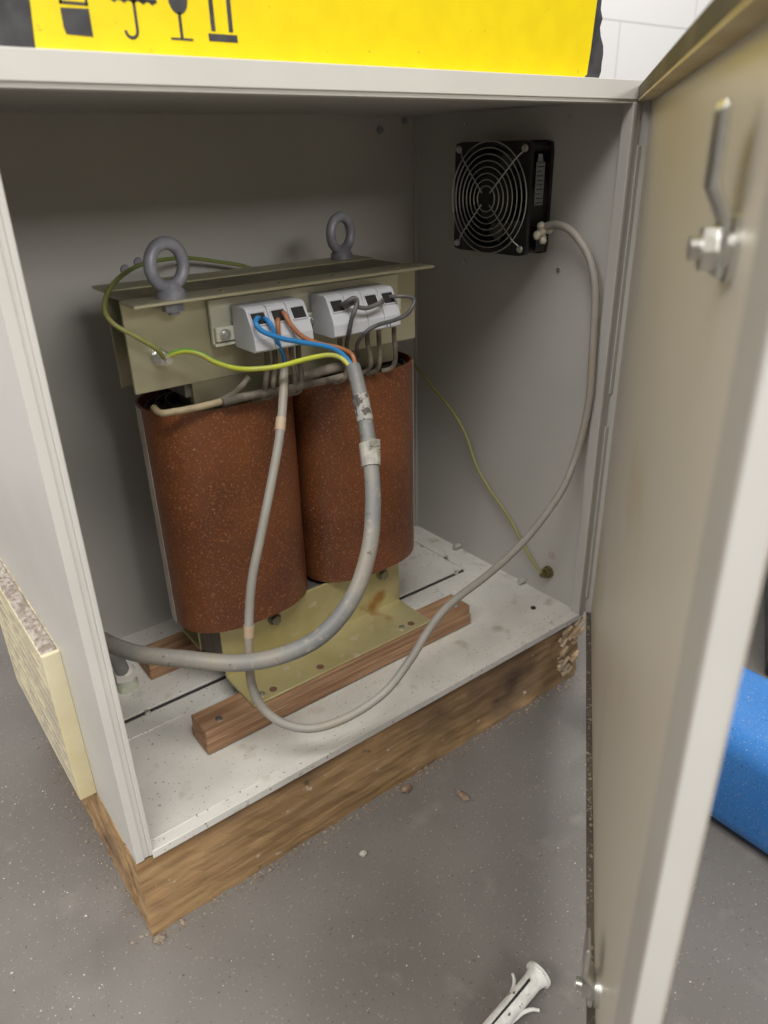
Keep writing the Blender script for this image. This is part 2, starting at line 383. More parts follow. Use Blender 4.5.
# ------------------------------------------------------------ wooden battens
for (name, x0, x1, y0, y1, lab) in (('wooden_batten', .0905, .4655, .0745, .1125, 'front wooden batten with a screw at each end under the transformer foot'),
                                    ('wooden_batten', .0905, .4655, .2250, .2630, 'rear wooden batten in shade behind the transformer feet')):
    zz = .0016 if y0 < .15 else .0050
    root = thing(name, ((x0+x1)/2, (y0+y1)/2, zz), lab, 'batten')
    bm = B(); box(bm, x0, x1, y0, y1, zz, .0165, .001, 1); box(bm, x0+.001, x1-.002, y0+.0008, y1-.001, .0155, .0300, .001, 1)
    build('strip', bm, wood, root)
    for x in (.112, .449): screw(root, (x, (y0+y1)/2-.007, .0300), (0, 0, 1), .0045, .0008)
bm = B(); tube(bm, [(.452, .106, .0305), (.440, .100, .031), (.428, .090, .031), (.4255, .0745, .031)], .0006, n=6)
bm.free()

# ------------------------------------------------------------ transformer
tr = thing('transformer', (.2744, .1742, .030), 'open transformer with two brown wrapped coils and lifting eyes inside the cabinet', 'transformer')
MX, HC, CY, CA, CB, ZB0, ZT0 = .2744, .0808, .1742, .0778, .0556, .1032, .3473
def sup(cx, cy, a, b, n=2.5, k=72):
    out = []
    for i in range(k):
        t = 2*PI*i/k; c, s = math.cos(t), math.sin(t)
        out.append((cx+a*math.copysign(abs(c)**(2/n), c), cy+b*math.copysign(abs(s)**(2/n), s)))
    return out
def ringwall(bm, outer, inner, z0, z1, capb=True):
    n = len(outer); V = lambda P, z: [bm.verts.new((x, y, z)) for x, y in P]
    a, b, c, d = V(outer, z0), V(outer, z1), V(inner, z1), V(inner, z0)
    for i in range(n):
        j = (i+1) % n
        bm.faces.new((a[i], a[j], b[j], b[i])); bm.faces.new((b[i], b[j], c[j], c[i])); bm.faces.new((c[i], c[j], d[j], d[i])); bm.faces.new((d[i], d[j], a[j], a[i]))
film_m = mat('clear_edge_film', (.42, .36, .30), (.55, .50, .44), rough=.35, scale=30)
for sgn in (-1, 1):
    cx = MX+sgn*HC
    bm = B(); ringwall(bm, sup(cx, CY, CA, CB), sup(cx, CY, CA-.0022, CB-.0022), ZB0, ZT0)
    coil = build('coil', bm, coil_m, tr, smooth=35)
    bm = B()
    ringwall(bm, sup(cx, CY, CA-.0030, CB-.0030), sup(cx, CY, .030, .036), ZB0+.003, ZT0-.010)
    for q in range(3): ringwall(bm, sup(cx, CY, CA-.008-.010*q, CB-.006-.006*q), sup(cx, CY, CA-.0095-.010*q, CB-.0075-.006*q), ZT0-.012, ZT0-.005+.002*q)
    build('winding', bm, wind_m, coil, smooth=40)
    bm = B()   # overlapping film edge down the outer side
    P = sup(cx, CY, CA+.0006, CB+.0006, k=144)
    idx = range(62, 73) if sgn < 0 else range(131, 137)
    pts = [P[i % 144] for i in idx]
    inn = sup(cx, CY, CA+.0001, CB+.0001, k=144)
    poly = pts+[inn[i % 144] for i in reversed(list(idx))]
    prism(bm, poly, lambda u, v, t: Vector((u, v, t)), ZB0-.001, ZT0-.002)
    build('overlap_seam', bm, film_m, coil, smooth=40)
# laminated core: legs, yokes
bm = B()
box(bm, .150, .399, .145, .2035, .0345, .0960)
box(bm, .150, .399, .145, .2035, .3560, .4470)
for cx in (MX-HC, MX+HC): box(bm, cx-.028, cx+.028, .145, .2035, .0960, .3560)
build('laminated_core', bm, lam_m, tr, bev=.001)
# foot brackets
for (ya, yb, yf) in ((.1400, .1430, .0775), (.2060, .2090, .2600)):
    bm = B(); lo, hi = (yf, yb) if yf < ya else (ya, yf)
    box(bm, .1485, .3985, ya, yb, .0302, .1010, .0008, 1); box(bm, .1485, .3985, lo, hi, .0302, .0335, .0008, 1)
    fb = build('foot_bracket', bm, passiv2, tr)
    yh = .0885 if yf < ya else .247
    for x in (.360, .1645):
        bm = B(); cyl(bm, (x, yh, .0335), (x, yh, .0352), .0040, .0034, n=18); cyl(bm, (x, yh, .0352), (x, yh, .0355), .0018, n=8); build('screw', bm, steel, fb, smooth=40)
    for x in (.3745, .1785, .24):
        bm = B(); cyl(bm, (x, yh-.0006, .0334), (x, yh-.0006, .0337), .0044, n=20); build('hole', bm, mat('bored_hole', (.16, .08, .05), rough=.9) if 'bored_hole' not in MATS else MATS['bored_hole'], fb)
    yv = ya if yf < ya else yb; dy = -1 if yf < ya else 1
    for x in (.215, .370):
        bm = B(); cyl(bm, (x, yv, .0835), (x, yv+dy*.002, .0835), .008, n=20); hexnut(bm, (x, yv+dy*.002, .0835), (0, dy, 0), .0062, .005); build('bolt', bm, passiv3, fb, smooth=40)
# top brackets with flanges
for (ya, yb, yf, x0, x1, nm) in ((.1400, .1425, .1080, .1020, .4270, 'f'), (.2065, .2090, .2420, .1120, .4200, 'r')):
    bm = B(); lo, hi = (yf, yb) if yf < ya else (ya, yf)
    box(bm, x0, x1, ya, yb, .3700 if nm == 'f' else .3600, .4490, .0006, 1)
    box(bm, x0 if nm == 'f' else .1120, x1, lo, hi, .4490, .4518, .0006, 1)
    build('top_bracket', bm, passiv, tr)
bm = B(); box(bm, .112, .420, .1427, .2063, .4470, .4500); build('yoke_cover', bm, passiv3, tr)
bm = B(); box(bm, .156, .395, .1404, .150, .350, .3702); build('insulating_block', bm, passiv3, tr)
for x in (.19, .25, .31, .385):
    screw(tr, (x, .125, .4518), (0, 0, 1), .0035, .0006, m=passiv3)
# lifting eyes
def eye(x, y, rz):
    R3 = Matrix.Rotation(rz, 3, 'Z'); base = Vector((x, y, .4518)); bm = B()
    cyl(bm, base, base+Vector((0, 0, .006)), .0125, .0122, n=28); cyl(bm, base+Vector((0, 0, .006)), base+Vector((0, 0, .012)), .0118, .0070, n=28)
    c = base+Vector((0, 0, .0268)); pts = [c+R3 @ Vector((math.cos(2*PI*k/40)*.0172, 0, math.sin(2*PI*k/40)*.0176)) for k in range(40)]
    tube(bm, pts, .0054, n=14, cyc=True, smooth=False)
    e = build('lifting_eye', bm, eye_m, tr, smooth=40)
    bm = B(); hexnut(bm, base-Vector((0, 0, .0030)), (0, 0, -1), .0095, .008); cyl(bm, base-Vector((0, 0, .010)), base-Vector((0, 0, .014)), .005, n=16)
    build('nut', bm, eye_m, e, smooth=30)
eye(.1415, .124, .27); eye(.3900, .225, .27)
# mounting plate + rail with the terminals
bm = B(); box(bm, .1795, .3980, .1340, .1385, .4020, .4435, .0006, 1); box(bm, .1795, .3980, .1300, .1340, .4020, .4045); build('terminal_plate', bm, cream_m, tr)
bm = B(); box(bm, .1810, .3980, .1290, .1345, .4060, .4190, .0006, 1); rail = build('terminal_rail', bm, cream_m, tr)
for x in (.1895, .2830): 
    bm = B(); cyl(bm, (x, .129, .4125), (x, .127, .4125), .0052, n=20); cyl(bm, (x, .127, .4125), (x, .1245, .4125), .0032, n=16); cyl(bm, (x, .1246, .4125), (x, .1240, .4125), .0014, n=6); build('rail_screw', bm, steel, rail, smooth=40)
def term_block(x0, widths, wins):
    prof = [(.1290, .4385), (.1060, .4380), (.1020, .4360), (.0935, .4200), (.0900, .4120), (.0895, .4015), (.0925, .3995), (.1290, .3995)]
    bm = B(); x = x0; tot = sum(widths)
    blk = None; shells = []
    for i, wd in enumerate(widths):
        prism(bm, prof, lambda y, z, t: Vector((t, y, z)), x+.0003, x+wd-.0003); shells.append((x, wd)); x += wd
    blk = build('terminal_block', bm, term_m, tr, bev=.0007)
    # slanted wire funnel windows sit on the sloped face
    p1 = Vector((0, .1020, .4360)); p0 = Vector((0, .0935, .4200)); dz = (p1-p0); dz.normalize(); nn = Vector((0, -dz.z, dz.y)); 
    for i in wins:
        xx, wd = shells[i]
        bm = B(); c = (p0+p1)/2+dz*.0005+nn*.0001
        q = []
        for (u, v) in ((-.34, -.0062), (.38, -.0062), (.34, .0056), (-.38, .0056)):
            q.append(c+Vector((xx+wd/2+u*wd, 0, 0))+dz*v)
        lo = [bm.verts.new(a+nn*.0004) for a in q]; bm.faces.new(lo); bk = [bm.verts.new(a-nn*.0002) for a in q]; bm.faces.new(bk[::-1])
        for k in range(4): bm.faces.new((lo[k], lo[(k+1) % 4], bk[(k+1) % 4], bk[k]))
        fw = build('wire_opening', bm, hole_m, blk)
        bm = B()      # raised rim round the opening
        for a, b in ((0, 1), (1, 2), (2, 3), (3, 0)): cyl(bm, q[a]+nn*.0003, q[b]+nn*.0003, .0008, n=6)
        build('rim', bm, term_m, blk)
    return blk
term_block(.1985, [.0210, .0207, .0207], (0, 1, 2))
term_block(.2840, [.0205, .0205, .0205, .0205], (0, 2, 3))
bm = B()
for x in (.347, .351): box(bm, x, x+.0015, .0893, .0899, .402, .405)
build('block_mark', bm, grey_w, tr)
# winding leads from the blocks down into the coils
for x, x2, zb in ((.217, .214, .352), (.2255, .2225, .352), (.2435, .2465, .351), (.2515, .254, .350), (.3335, .338, .355), (.3480, .350, .353), (.3680, .371, .352), (.3000, .308, .352)):
    bm = B(); tube(bm, [(x, .104, .400), (x, .104, .385), (x2, .106, .366), (x2, .112, zb), (x2-.008, .120, zb-.004)], .0026, n=10)
    build('winding_lead', bm, sleeve, tr, smooth='all')
for pts, r, m_ in (([(.120, .150, .352), (.1175, .128, .353), (.128, .122, .3535), (.150, .118, .354), (.176, .1165, .355), (.205, .1135, .3565)], .0032, varn),
                   ([(.172, .114, .3545), (.190, .112, .3560), (.214, .1095, .3565), (.236, .110, .3545), (.255, .1115, .3555)], .0042, sleeve),
                   ([(.205, .1115, .3565), (.236, .1085, .356), (.262, .1075, .3555), (.292, .110, .3545), (.318, .116, .3540)], .0035, sleeve),
                   ([(.245, .122, .3585), (.272, .118, .361), (.300, .116, .364), (.322, .120, .362)], .0052, sleeve),
                   ([(.170, .125, .352), (.190, .120, .360), (.204, .118, .372)], .003, sleeve)):
    bm = B(); tube(bm, pts, r, n=10); build('lead_bundle', bm, m_, tr, smooth='all')
# earth stud on the front bracket
bm = B(); cyl(bm, (.1285, .140, .4005), (.1285, .1375, .4005), .0078, n=24); hexnut(bm, (.1285, .1375, .4005), (0, -1, 0), .0066, .005)
cyl(bm, (.1285, .1325, .4005), (.1285, .1305, .4005), .0070, n=20); hexnut(bm, (.1285, .1285, .4005), (0, -1, 0), .0058, .005); cyl(bm, (.1285, .124, .4005), (.1285, .1165, .4005), .0030, n=14)
cyl(bm, (.1285, .1305, .4005), (.1285, .1285, .4005), .0062, n=20)
build('earth_stud', bm, steel, tr, smooth=30)

# ------------------------------------------------------------ cables
thick = [(0.2869, 0.0652, 0.3778), (0.2827, 0.0523, 0.3629), (0.2751, 0.0312, 0.3305), (0.2654, 0.0121, 0.2986), (0.2536, -0.005, 0.2673), (0.2363, -0.0202, 0.2325), (0.2101, -0.0291, 0.1968), (0.1759, -0.0269, 0.1693), (0.1406, -0.0099, 0.1532), (0.1067, 0.0129, 0.1484), (0.0721, 0.0418, 0.1526), (0.0436, 0.0767, 0.1516), (0.0319, 0.1217, 0.1418), (0.0343, 0.1641, 0.1229), (0.0422, 0.195, 0.0918), (0.056, 0.2200, 0.0557), (.0620, .2290, .030)]
root = thing('supply_cable', (.062, .229, .006), 'thick dusty grey cable sweeping from the floor gland up to the left terminals', 'cable')
bm = B(); tube(bm, thick, lambda t: .0069+.0010*min(1, t*2.2), n=20); build('sheath', bm, cable_m, root, smooth=50)
TE = Vector(thick[0])
def core(name, pts, r, m, parent, stripe=False, tw=0.0):
    bm = B(); tube(bm, pts, r, n=12, stripe=stripe, twist=tw); return build(name, bm, m, parent, smooth='all')
core('blue_wire', [(.2166, .108, .4235), (.2069, .095, .4297), (.2000, .087, .4275), (.2032, .083, .4207), (.2189, .080, .4126), (.2394, .080, .4057), (.2662, .078, .3977), (.2800, .076, .3900), (.2868, .070, .3800), (.2855, .062, .372)], .0023, blue_w, root)
core('brown_wire', [(.240, .108, .4247), (.2337, .095, .4304), (.2354, .087, .4206), (.2447, .083, .4089), (.2608, .080, .4004), (.2810, .078, .3935), (.2930, .076, .3860), (.2920, .069, .3785), (.2880, .062, .370)], .0023, brown_w, root)
core('earth_wire', [(.1295, .1275, .4005), (.1338, .124, .4044), (.1444, .118, .4065), (.1545, .110, .4036), (.1654, .105, .3955), (.1816, .100, .3881), (.1989, .095, .3851), (.2193, .085, .3861), (.2465, .081, .3888), (.2689, .079, .3888), (.2800, .075, .3850), (.2830, .066, .3780), (.2830, .060, .370)], .0024, [yel_w, grn_w], root, stripe=.3, tw=.03)
bm = B()     # torn tape patch and grubby smear on the sheath
for k, (i, ln) in enumerate(((3, .030),)):
    a, b = Vector(thick[2]), Vector(thick[3])
    tube(bm, [a+(b-a)*.45, a+(b-a)*.75, a+(b-a)*1.02], .0089, n=14)
t_off = Vector(thick[2])+(Vector(thick[3])-Vector(thick[2]))*.5
for k in range(7): box(bm, t_off.x-.004+random.uniform(-.003, .003), t_off.x+.006, t_off.y-.0102, t_off.y-.0085, t_off.z-.016+k*.0035, t_off.z-.0125+k*.0035, rot=Matrix.Rotation(random.uniform(-.5, .5), 3, 'Y'))
build('torn_tape', bm, tape_m, root)
bm = B(); tube(bm, [Vector(thick[1])+(Vector(thick[2])-Vector(thick[1]))*.25, Vector(thick[1])+(Vector(thick[2])-Vector(thick[1]))*.9], .0079, n=14)
build('grimy_band', bm, mat('grimy_print_band', (.10, .09, .08), (.40, .39, .37), rough=.7, scale=140, mid=(.42, .5)), root)

fan_path = [(0.2352, 0.1054, 0.3792), (0.2228, 0.091, 0.3517), (0.2045, 0.0724, 0.3214), (0.1825, 0.0579, 0.2819), (0.1621, 0.0451, 0.2471), (0.1439, 0.0364, 0.2102), (0.1331, 0.0298, 0.1745), (0.1274, 0.0266, 0.1394), (0.125, 0.023, 0.1077), (0.1304, 0.0166, 0.0811), (0.1445, 0.002, 0.0633), (0.1683, -0.0138, 0.0557), (0.2008, -0.0276, 0.0621), (0.2394, -0.0345, 0.0759), (0.2759, -0.0298, 0.0948), (0.3094, -0.022, 0.1149), (.3416, -.0171, .1285), (.3977, -.0122, .1378), (.4428, -.0062, .1465), (.4900, .0000, .1625), (.5403, .0085, .1883), (.5690, .0160, .2130), (.5800, .0150, .2500),
            (.582, .0110, .3000), (.581, .0130, .3642), (.581, .0165, .4131), (.581, .0250, .4438), (.581, .0390, .4634), (.581, .060, .4785), (.580, .0800, .4825), (.577, .0900, .4800)]
root = thing('fan_cable', (.235, .105, .38), 'thin grey cable looping from the left terminals across to the wall fan', 'cable')
bm = B(); tube(bm, fan_path, .0043, n=14); build('sheath', bm, cable2_m, root, smooth=50)
core('blue_wire', [(.2197, .108, .423), (.2148, .097, .4277), (.2160, .089, .4237), (.2190, .088, .4124), (.2250, .092, .4012), (.2330, .100, .3887), (.2352, .105, .377)], .0021, blue_w, root)
core('brown_wire', [(.2346, .108, .4237), (.2250, .092, .4246), (.2230, .089, .4144), (.2280, .094, .405), (.2370, .101, .3888), (.2352, .105, .377)], .0021, brown_w, root)
band_m = mat('buff_tape_band', (.50, .36, .24), (.56, .44, .32), rough=.6, scale=60)
for a, b, u in ((1, 2, .55), (6, 7, .25)):
    p, q = Vector(fan_path[a]), Vector(fan_path[b]); d = (q-p)
    bm = B(); cyl(bm, p+d*(u-.10), p+d*(u+.22), .0050, n=16); build('tape_band', bm, band_m, root, smooth=40)

earth = [(.1275, .1315, .4005), (.1262, .124, .403), (.1169, .115, .4143), (.1015, .115, .4268), (.0883, .120, .4371), (.0853, .130, .4466), (.0947, .150, .4552), (.1144, .180, .4618), (.1437, .220, .4652), (.1834, .270, .4641), (.2389, .310, .4594), (.2851, .320, .4498), (.3228, .320, .4394), (.3800, .322, .4120), (.4550, .326, .3600), (.5300, .330, .3150), (.5700, .330, .2850), (.5790, .318, .2730), (.585, .2844, .2456), (.586, .2472, .2213), (.586, .2193, .194), (.585, .1952, .1554), (.585, .1657, .1264), (.584, .1292, .1007), (.582, .1051, .079), (.580, .0754, .0522), (.582, .0600, .0400)]
bm = B(); tube(bm, earth, .0021, n=12, stripe=.3, twist=.02)
tag(build('earth_wire', bm, [dull_yel, dull_grn], base=earth[0], smooth='all'), 'long dull green and yellow earth wire looping round behind the transformer', 'wire')
# grey jumper wires at the right block
def wire(pts, r, lab, grp=None):
    bm = B(); tube(bm, pts, r, n=10); tag(build('jumper_wire', bm, grey_w, base=pts[0], smooth='all'), lab, 'wire', grp)
wire([(.301, .108, .4249), (.298, .090, .4317), (.3052, .085, .436), (.3080, .084, .4312), (.3005, .083, .4183), (.2985, .086, .405), (.305, .100, .390), (.3119, .110, .3789), (.313, .116, .362)], .0022, 'black wire leaving the first opening of the right terminal block and dropping straight down')
wire([(.2995, .100, .4250), (.3075, .0890, .4305), (.3103, .086, .4270), (.3221, .086, .4245), (.3399, .088, .4273), (.3520, .103, .4265)], .0022, 'short dark bridge wire between the middle openings of the right terminal block')
wire([(.3570, .108, .4266), (.3620, .091, .4299), (.3753, .085, .4283), (.3767, .082, .4226), (.3658, .080, .4135), (.3504, .080, .4098), (.3291, .080, .408), (.3153, .083, .4018), (.3173, .100, .3868), (.3285, .114, .3711), (.330, .118, .360)], .0021, 'grey wire curling out of the last opening of the right terminal block')
# gland
root = thing('cable_gland', (.0640, .2320, .005), 'pale green plastic cable gland on the tray floor at left', 'cable gland')
bm = B(); cyl(bm, (.064, .232, .0052), (.064, .232, .0125), .0135, n=8); cyl(bm, (.064, .232, .0125), (.064, .232, .020), .0118, n=28)
build('body', bm, gland_m, root, smooth=30)
bm = B(); cyl(bm, (.064, .232, .020), (.064, .232, .029), .0132, n=6); cyl(bm, (.064, .232, .029), (.064, .232, .034), .0125, .0098, n=28)
build('nut', bm, tray_m, root, smooth=30)

# ------------------------------------------------------------ fan on the right wall
FX0, FX1, FY, FZ, HS = W-.038, W, .1605, .508, .0597
fan = thing('axial_fan', (FX1, FY, FZ), 'square black axial fan with chrome wire guard on the right cabinet wall', 'fan')
def holed_plate(bm, x0, x1, hs, r, cr=.006, k=64):
    out = []
    for i in range(k):
        a = 2*PI*i/k; c, s = math.cos(a), math.sin(a); m = max(abs(c), abs(s)); u, v = c/m*hs, s/m*hs
        lim = hs-cr
        if abs(u) > lim and abs(v) > lim:
            cu, cv = math.copysign(lim, u), math.copysign(lim, v); d = Vector((u-cu, v-cv)); d = d.normalized()*cr; u, v = cu+d.x, cv+d.y
        out.append((u, v))
    inn = [(math.cos(2*PI*i/k)*r, math.sin(2*PI*i/k)*r) for i in range(k)]
    V = lambda P, x: [bm.verts.new((x, FY+u, FZ+v)) for u, v in P]
    a, b, c, d = V(out, x0), V(inn, x0), V(inn, x1), V(out, x1)
    for i in range(k):
        j = (i+1) % k
        for p, q in ((a, b), (b, c), (c, d), (d, a)): bm.faces.new((p[i], p[j], q[j], q[i]))
bm = B()
holed_plate(bm, FX0, FX0+.005, HS, .0555); holed_plate(bm, FX1-.005, FX1, HS, .0555)
k = 48
for (r0, r1) in ((.0555, .0585),):
    V = lambda r, x: [bm.verts.new((x, FY+math.cos(2*PI*i/k)*r, FZ+math.sin(2*PI*i/k)*r)) for i in range(k)]
    a, b, c, d = V(r0, FX0+.004), V(r1, FX0+.004), V(r1, FX1-.004), V(r0, FX1-.004)
    for i in range(k):
        j = (i+1) % k; bm.faces.new((a[i], a[j], d[j], d[i])); bm.faces.new((b[i], b[j], c[j], c[i]))
for sy in (-1, 1):
    for sz in (-1, 1): cyl(bm, (FX0+.004, FY+sy*.0525, FZ+sz*.0525), (FX1-.004, FY+sy*.0525, FZ+sz*.0525), .0048, n=14)
for a in (PI/4, 3*PI/4, 5*PI/4, 7*PI/4): cyl(bm, (FX1-.006, FY, FZ), (FX1-.006, FY+math.cos(a)*.056, FZ+math.sin(a)*.056), .003, n=8)
build('housing', bm, black_p, fan, smooth=30)
bm = B(); cyl(bm, (FX0+.008, FY, FZ), (FX1-.004, FY, FZ), .0275, n=40); hub = build('hub', bm, black_p, fan, smooth=30)
for kk in range(7):
    bm = B(); a0 = 2*PI*kk/7; rows = []
    for i in range(5):
        r = .026+.027*i/4; row = []
        for j in range(5):
            t = j/4; an = a0+.10*i/4+(t-.5)*.62; row.append(Vector((FX0+.009+.020*t, FY+math.cos(an)*r, FZ+math.sin(an)*r)))
        rows.append(row)
    fr = [[bm.verts.new(p) for p in row] for row in rows]; bk = [[bm.verts.new(p+Vector((.0014, 0, 0))) for p in row] for row in rows]
    for i in range(4):
        for j in range(4):
            bm.faces.new((fr[i][j], fr[i+1][j], fr[i+1][j+1], fr[i][j+1])); bm.faces.new((bk[i][j], bk[i][j+1], bk[i+1][j+1], bk[i+1][j]))
    for i in range(4):
        bm.faces.new((fr[i][0], bk[i][0], bk[i+1][0], fr[i+1][0])); bm.faces.new((fr[i][4], fr[i+1][4], bk[i+1][4], bk[i][4]))
    for j in range(4): bm.faces.new((fr[4][j], bk[4][j], bk[4][j+1], fr[4][j+1])); bm.faces.new((fr[0][j], fr[0][j+1], bk[0][j+1], bk[0][j]))
    build('blade', bm, black_p, hub, smooth='all')
bm = B()
for i in range(8):
    r = .0600-.0066*i; xx = FX0-.0035-(0.0004*i)
    tube(bm, [(xx, FY+math.cos(2*PI*k/64)*r, FZ+math.sin(2*PI*k/64)*r) for k in range(64)], .00075, n=6, cyc=True, smooth=False)
guard = build('wire_guard', bm, wire_steel, fan, smooth='all')
for a in (PI/4, 3*PI/4, 5*PI/4, 7*PI/4):
    bm = B(); c, s = math.cos(a), math.sin(a)
    P = lambda r, x: (x, FY+c*r, FZ+s*r)
    tube(bm, [P(.009, FX0-.0070), P(.030, FX0-.0062), P(.052, FX0-.0052), P(.062, FX0-.0040), P(.068, FX0-.0012), P(.0705, FX0-.0012)], .00085, n=6)
    cc = Vector((FX0-.0012, FY+c*.0735, FZ+s*.0735))
    tube(bm, [cc+Vector((0, math.cos(2*PI*k/16)*.0034, math.sin(2*PI*k/16)*.0034)) for k in range(16)], .0008, n=6, cyc=True, smooth=False)
    build('guard_strut', bm, wire_steel, guard, smooth='all')
    screw(guard, (FX0-.0005, FY+c*.0735, FZ+s*.0735), (-1, 0, 0), .0036, .0032)
bm = B(); box(bm, FX0+.0110, FX0+.0245, FY-.0592, FY-.0584, FZ-.006, FZ+.038); prism(bm, [(FX0+.0130, FZ+.037), (FX0+.0215, FZ+.037), (FX0+.0190, FZ+.046), (FX0+.0130, FZ+.046)], lambda u, v, t: Vector((u, t, v)), FY-.0592, FY-.0584)
lb = build('rating_label', bm, label_m, fan)
bm = B()
for k in range(9): box(bm, FX0+.0122, FX0+.0122+random.uniform(.006, .0112), FY-.0594, FY-.0592, FZ-.004+k*.0046, FZ-.004+k*.0046+.0010)
build('print', bm, black_p, lb)
bm = B(); cyl(bm, (FX0+.018, FY-.0565, FZ-.0470), (FX0+.026, FY-.0625, FZ-.0470), .0085, n=20); build('terminal_guard', bm, black_p, fan, smooth=40)
bm = B()
for (dx, dy, dz, r) in ((0, 0, 0, .0062), (-.006, .001, -.004, .0048), (.005, -.003, .004, .0050), (-.004, -.002, .006, .0045), (.003, .001, -.007, .0046), (.008, -.004, .001, .0046), (-.001, -.004, -.010, .0040)):
    t = bmesh.new(); bmesh.ops.create_icosphere(t, subdivisions=2, radius=r)
    for v in t.verts: v.co = v.co*(1+random.uniform(-.12, .12))+Vector((FX0+.0180+dx, FY-.0660+dy, FZ-.0330+dz))
    merge(bm, t)
build('wiring_sealant', bm, ivory, fan, smooth='all')

# ------------------------------------------------------------ carton on top
BX0, BX1, BY = -.05, .5515, .0150
ct = thing('carton', (.25, .14, HT), 'bright yellow and black carton with handling symbols on top of the cabinet', 'box')
bm = B(); box(bm, BX0, BX1-.012, BY+.003, .30, HT, .93, .003, 2); build('body', bm, black_card, ct)
bm = B()
edge = []; z = HT
random.seed(3)
while z < .93:
    edge.append((BX1+random.uniform(-.0030, .0022)+.0040*math.sin((z-.612)*75), z)); z += .007
poly = [(BX0, HT)]+edge+[(BX1+.002, .93), (BX0, .93)]
prism(bm, poly, lambda u, v, t: Vector((u, t, v)), BY+.0005, BY+.003); build('torn_front_flap', bm, black_card, ct)
bm = B(); 
yp = [(.0376, HT+.0012), (.5290, HT+.0012), (.5330, HT+.004), (.5355, .64), (.5420, .72), (.545, .90), (.06, .90), (.050, .76), (.0402, .65)]
prism(bm, yp, lambda u, v, t: Vector((u, t, v)), BY-.0002, BY+.0005); lab = build('yellow_label', bm, yellow_m, ct)
f2 = lambda u, v, t: Vector((u, BY-.0002-t*.0003, v))
def sym(name, polys):
    bm = B()
    for p in polys: prism(bm, p, f2, 0, 1)
    build(name, bm, black_card, lab)
rc = lambda a, b, c, d: [(a, c), (b, c), (b, d), (a, d)]
# keep-upright style pictograms: phial, umbrella, glass, arrows
sh = lambda P, d: [[(u+d, v) for u, v in p] for p in P]
sym('phial_symbol', sh([[(.0715, .6265), (.0870, .6260), (.0870, .6400), (.0705, .6395), (.0705, .6300)], rc(.0705, .0870, .6415, .6430), rc(.0720, .0855, .6450, .6462), rc(.0705, .0720, .6415, .6560), rc(.0855, .0870, .6415, .6560), rc(.0740, .0760, .650, .666), rc(.0800, .0825, .650, .666)], -.0150))
um = []
cx, zz = .1000, .6460
for k in range(14):
    a0, a1 = PI*k/14, PI*(k+1)/14
    um.append([(cx, zz), (cx+.0150*math.cos(a0), zz+.012*math.sin(a0)), (cx+.0150*math.cos(a1), zz+.012*math.sin(a1))])
for k in range(5): um.append([(cx-.015+.006*k, zz+.0005), (cx-.009+.006*k, zz+.0005), (cx-.012+.006*k, zz-.0015)])
um.append(rc(cx-.0008, cx+.0010, .6305, .646))
for k in range(8):
    a0, a1 = PI+PI*k/8, PI+PI*(k+1)/8; c0 = (cx-.0037, .6305)
    um.append([(c0[0]+.0046*math.cos(a0), c0[1]+.0046*math.sin(a0)), (c0[0]+.0046*math.cos(a1), c0[1]+.0046*math.sin(a1)), (c0[0]+.0029*math.cos(a1), c0[1]+.0029*math.sin(a1)), (c0[0]+.0029*math.cos(a0), c0[1]+.0029*math.sin(a0))])
sym('umbrella_symbol', um)
cx = .1290
gl = [rc(cx-.0075, cx+.0075, .6272, .6284), rc(cx-.0010, cx+.0010, .6282, .642)]
for k in range(10):
    a0, a1 = PI+PI*k/10, PI+PI*(k+1)/10; gl.append([(cx, .6495), (cx+.0065*math.cos(a0), .6495+.0085*math.sin(a0)), (cx+.0065*math.cos(a1), .6495+.0085*math.sin(a1))])
gl.append([(cx-.0065, .6495), (cx+.0065, .6495), (cx+.0055, .668), (cx-.0055, .668)])
sym('glass_symbol', gl)
sym('arrows_symbol', sh([rc(.1622, .1830, .6278, .6320), rc(.1645, .1675, .6335, .660), rc(.1772, .1802, .6335, .660), [(.1590, .660), (.1720, .660), (.1655, .672)], [(.1725, .660), (.1850, .660), (.1787, .672)]], -.0145))

# ------------------------------------------------------------ blue bin beyond the door
bl = thing('blue_plastic_bin', (.57, -.36, ZF), 'blue speckled plastic bin on the floor beyond the open door', 'bin')
bm = B(); box(bm, .506, .640, -.62, -.10, ZF, .022, .026, 6); build('bin_body', bm, blue_m, bl, smooth='all')
bm = B(); cyl(bm, (.618, -.176, .0215), (.618, -.176, .028), .009, .006, n=24); build('white_cap', bm, plug_m, bl, smooth=40)
# dark crate & yellow part further away, right of the door
dc = thing('dark_crate', (1.03, -.21, ZF), 'dark green-black crate at the right edge beyond the door', 'crate')
crate_m = mat('dark_crate_plastic', (.015, .022, .022), (.05, .06, .055), rough=.5, scale=20)
rz = Matrix.Rotation(math.atan2(-.173, -.33), 3, 'Z')
cc = Vector((.965, -.0765, 0))+Vector((.46, -.89, 0))*.15
bm = B(); box(bm, cc.x-.19, cc.x+.19, cc.y-.148, cc.y+.148, ZF, -.012, .006, 2, rot=rz); build('crate_body', bm, crate_m, dc)
bm = B(); box(bm, cc.x-.193, cc.x+.193, cc.y-.151, cc.y+.151, -.012, -.004, .003, 2, rot=rz); build('crate_rim', bm, mat('greyish_crate_rim', (.10, .11, .11), rough=.5), dc)

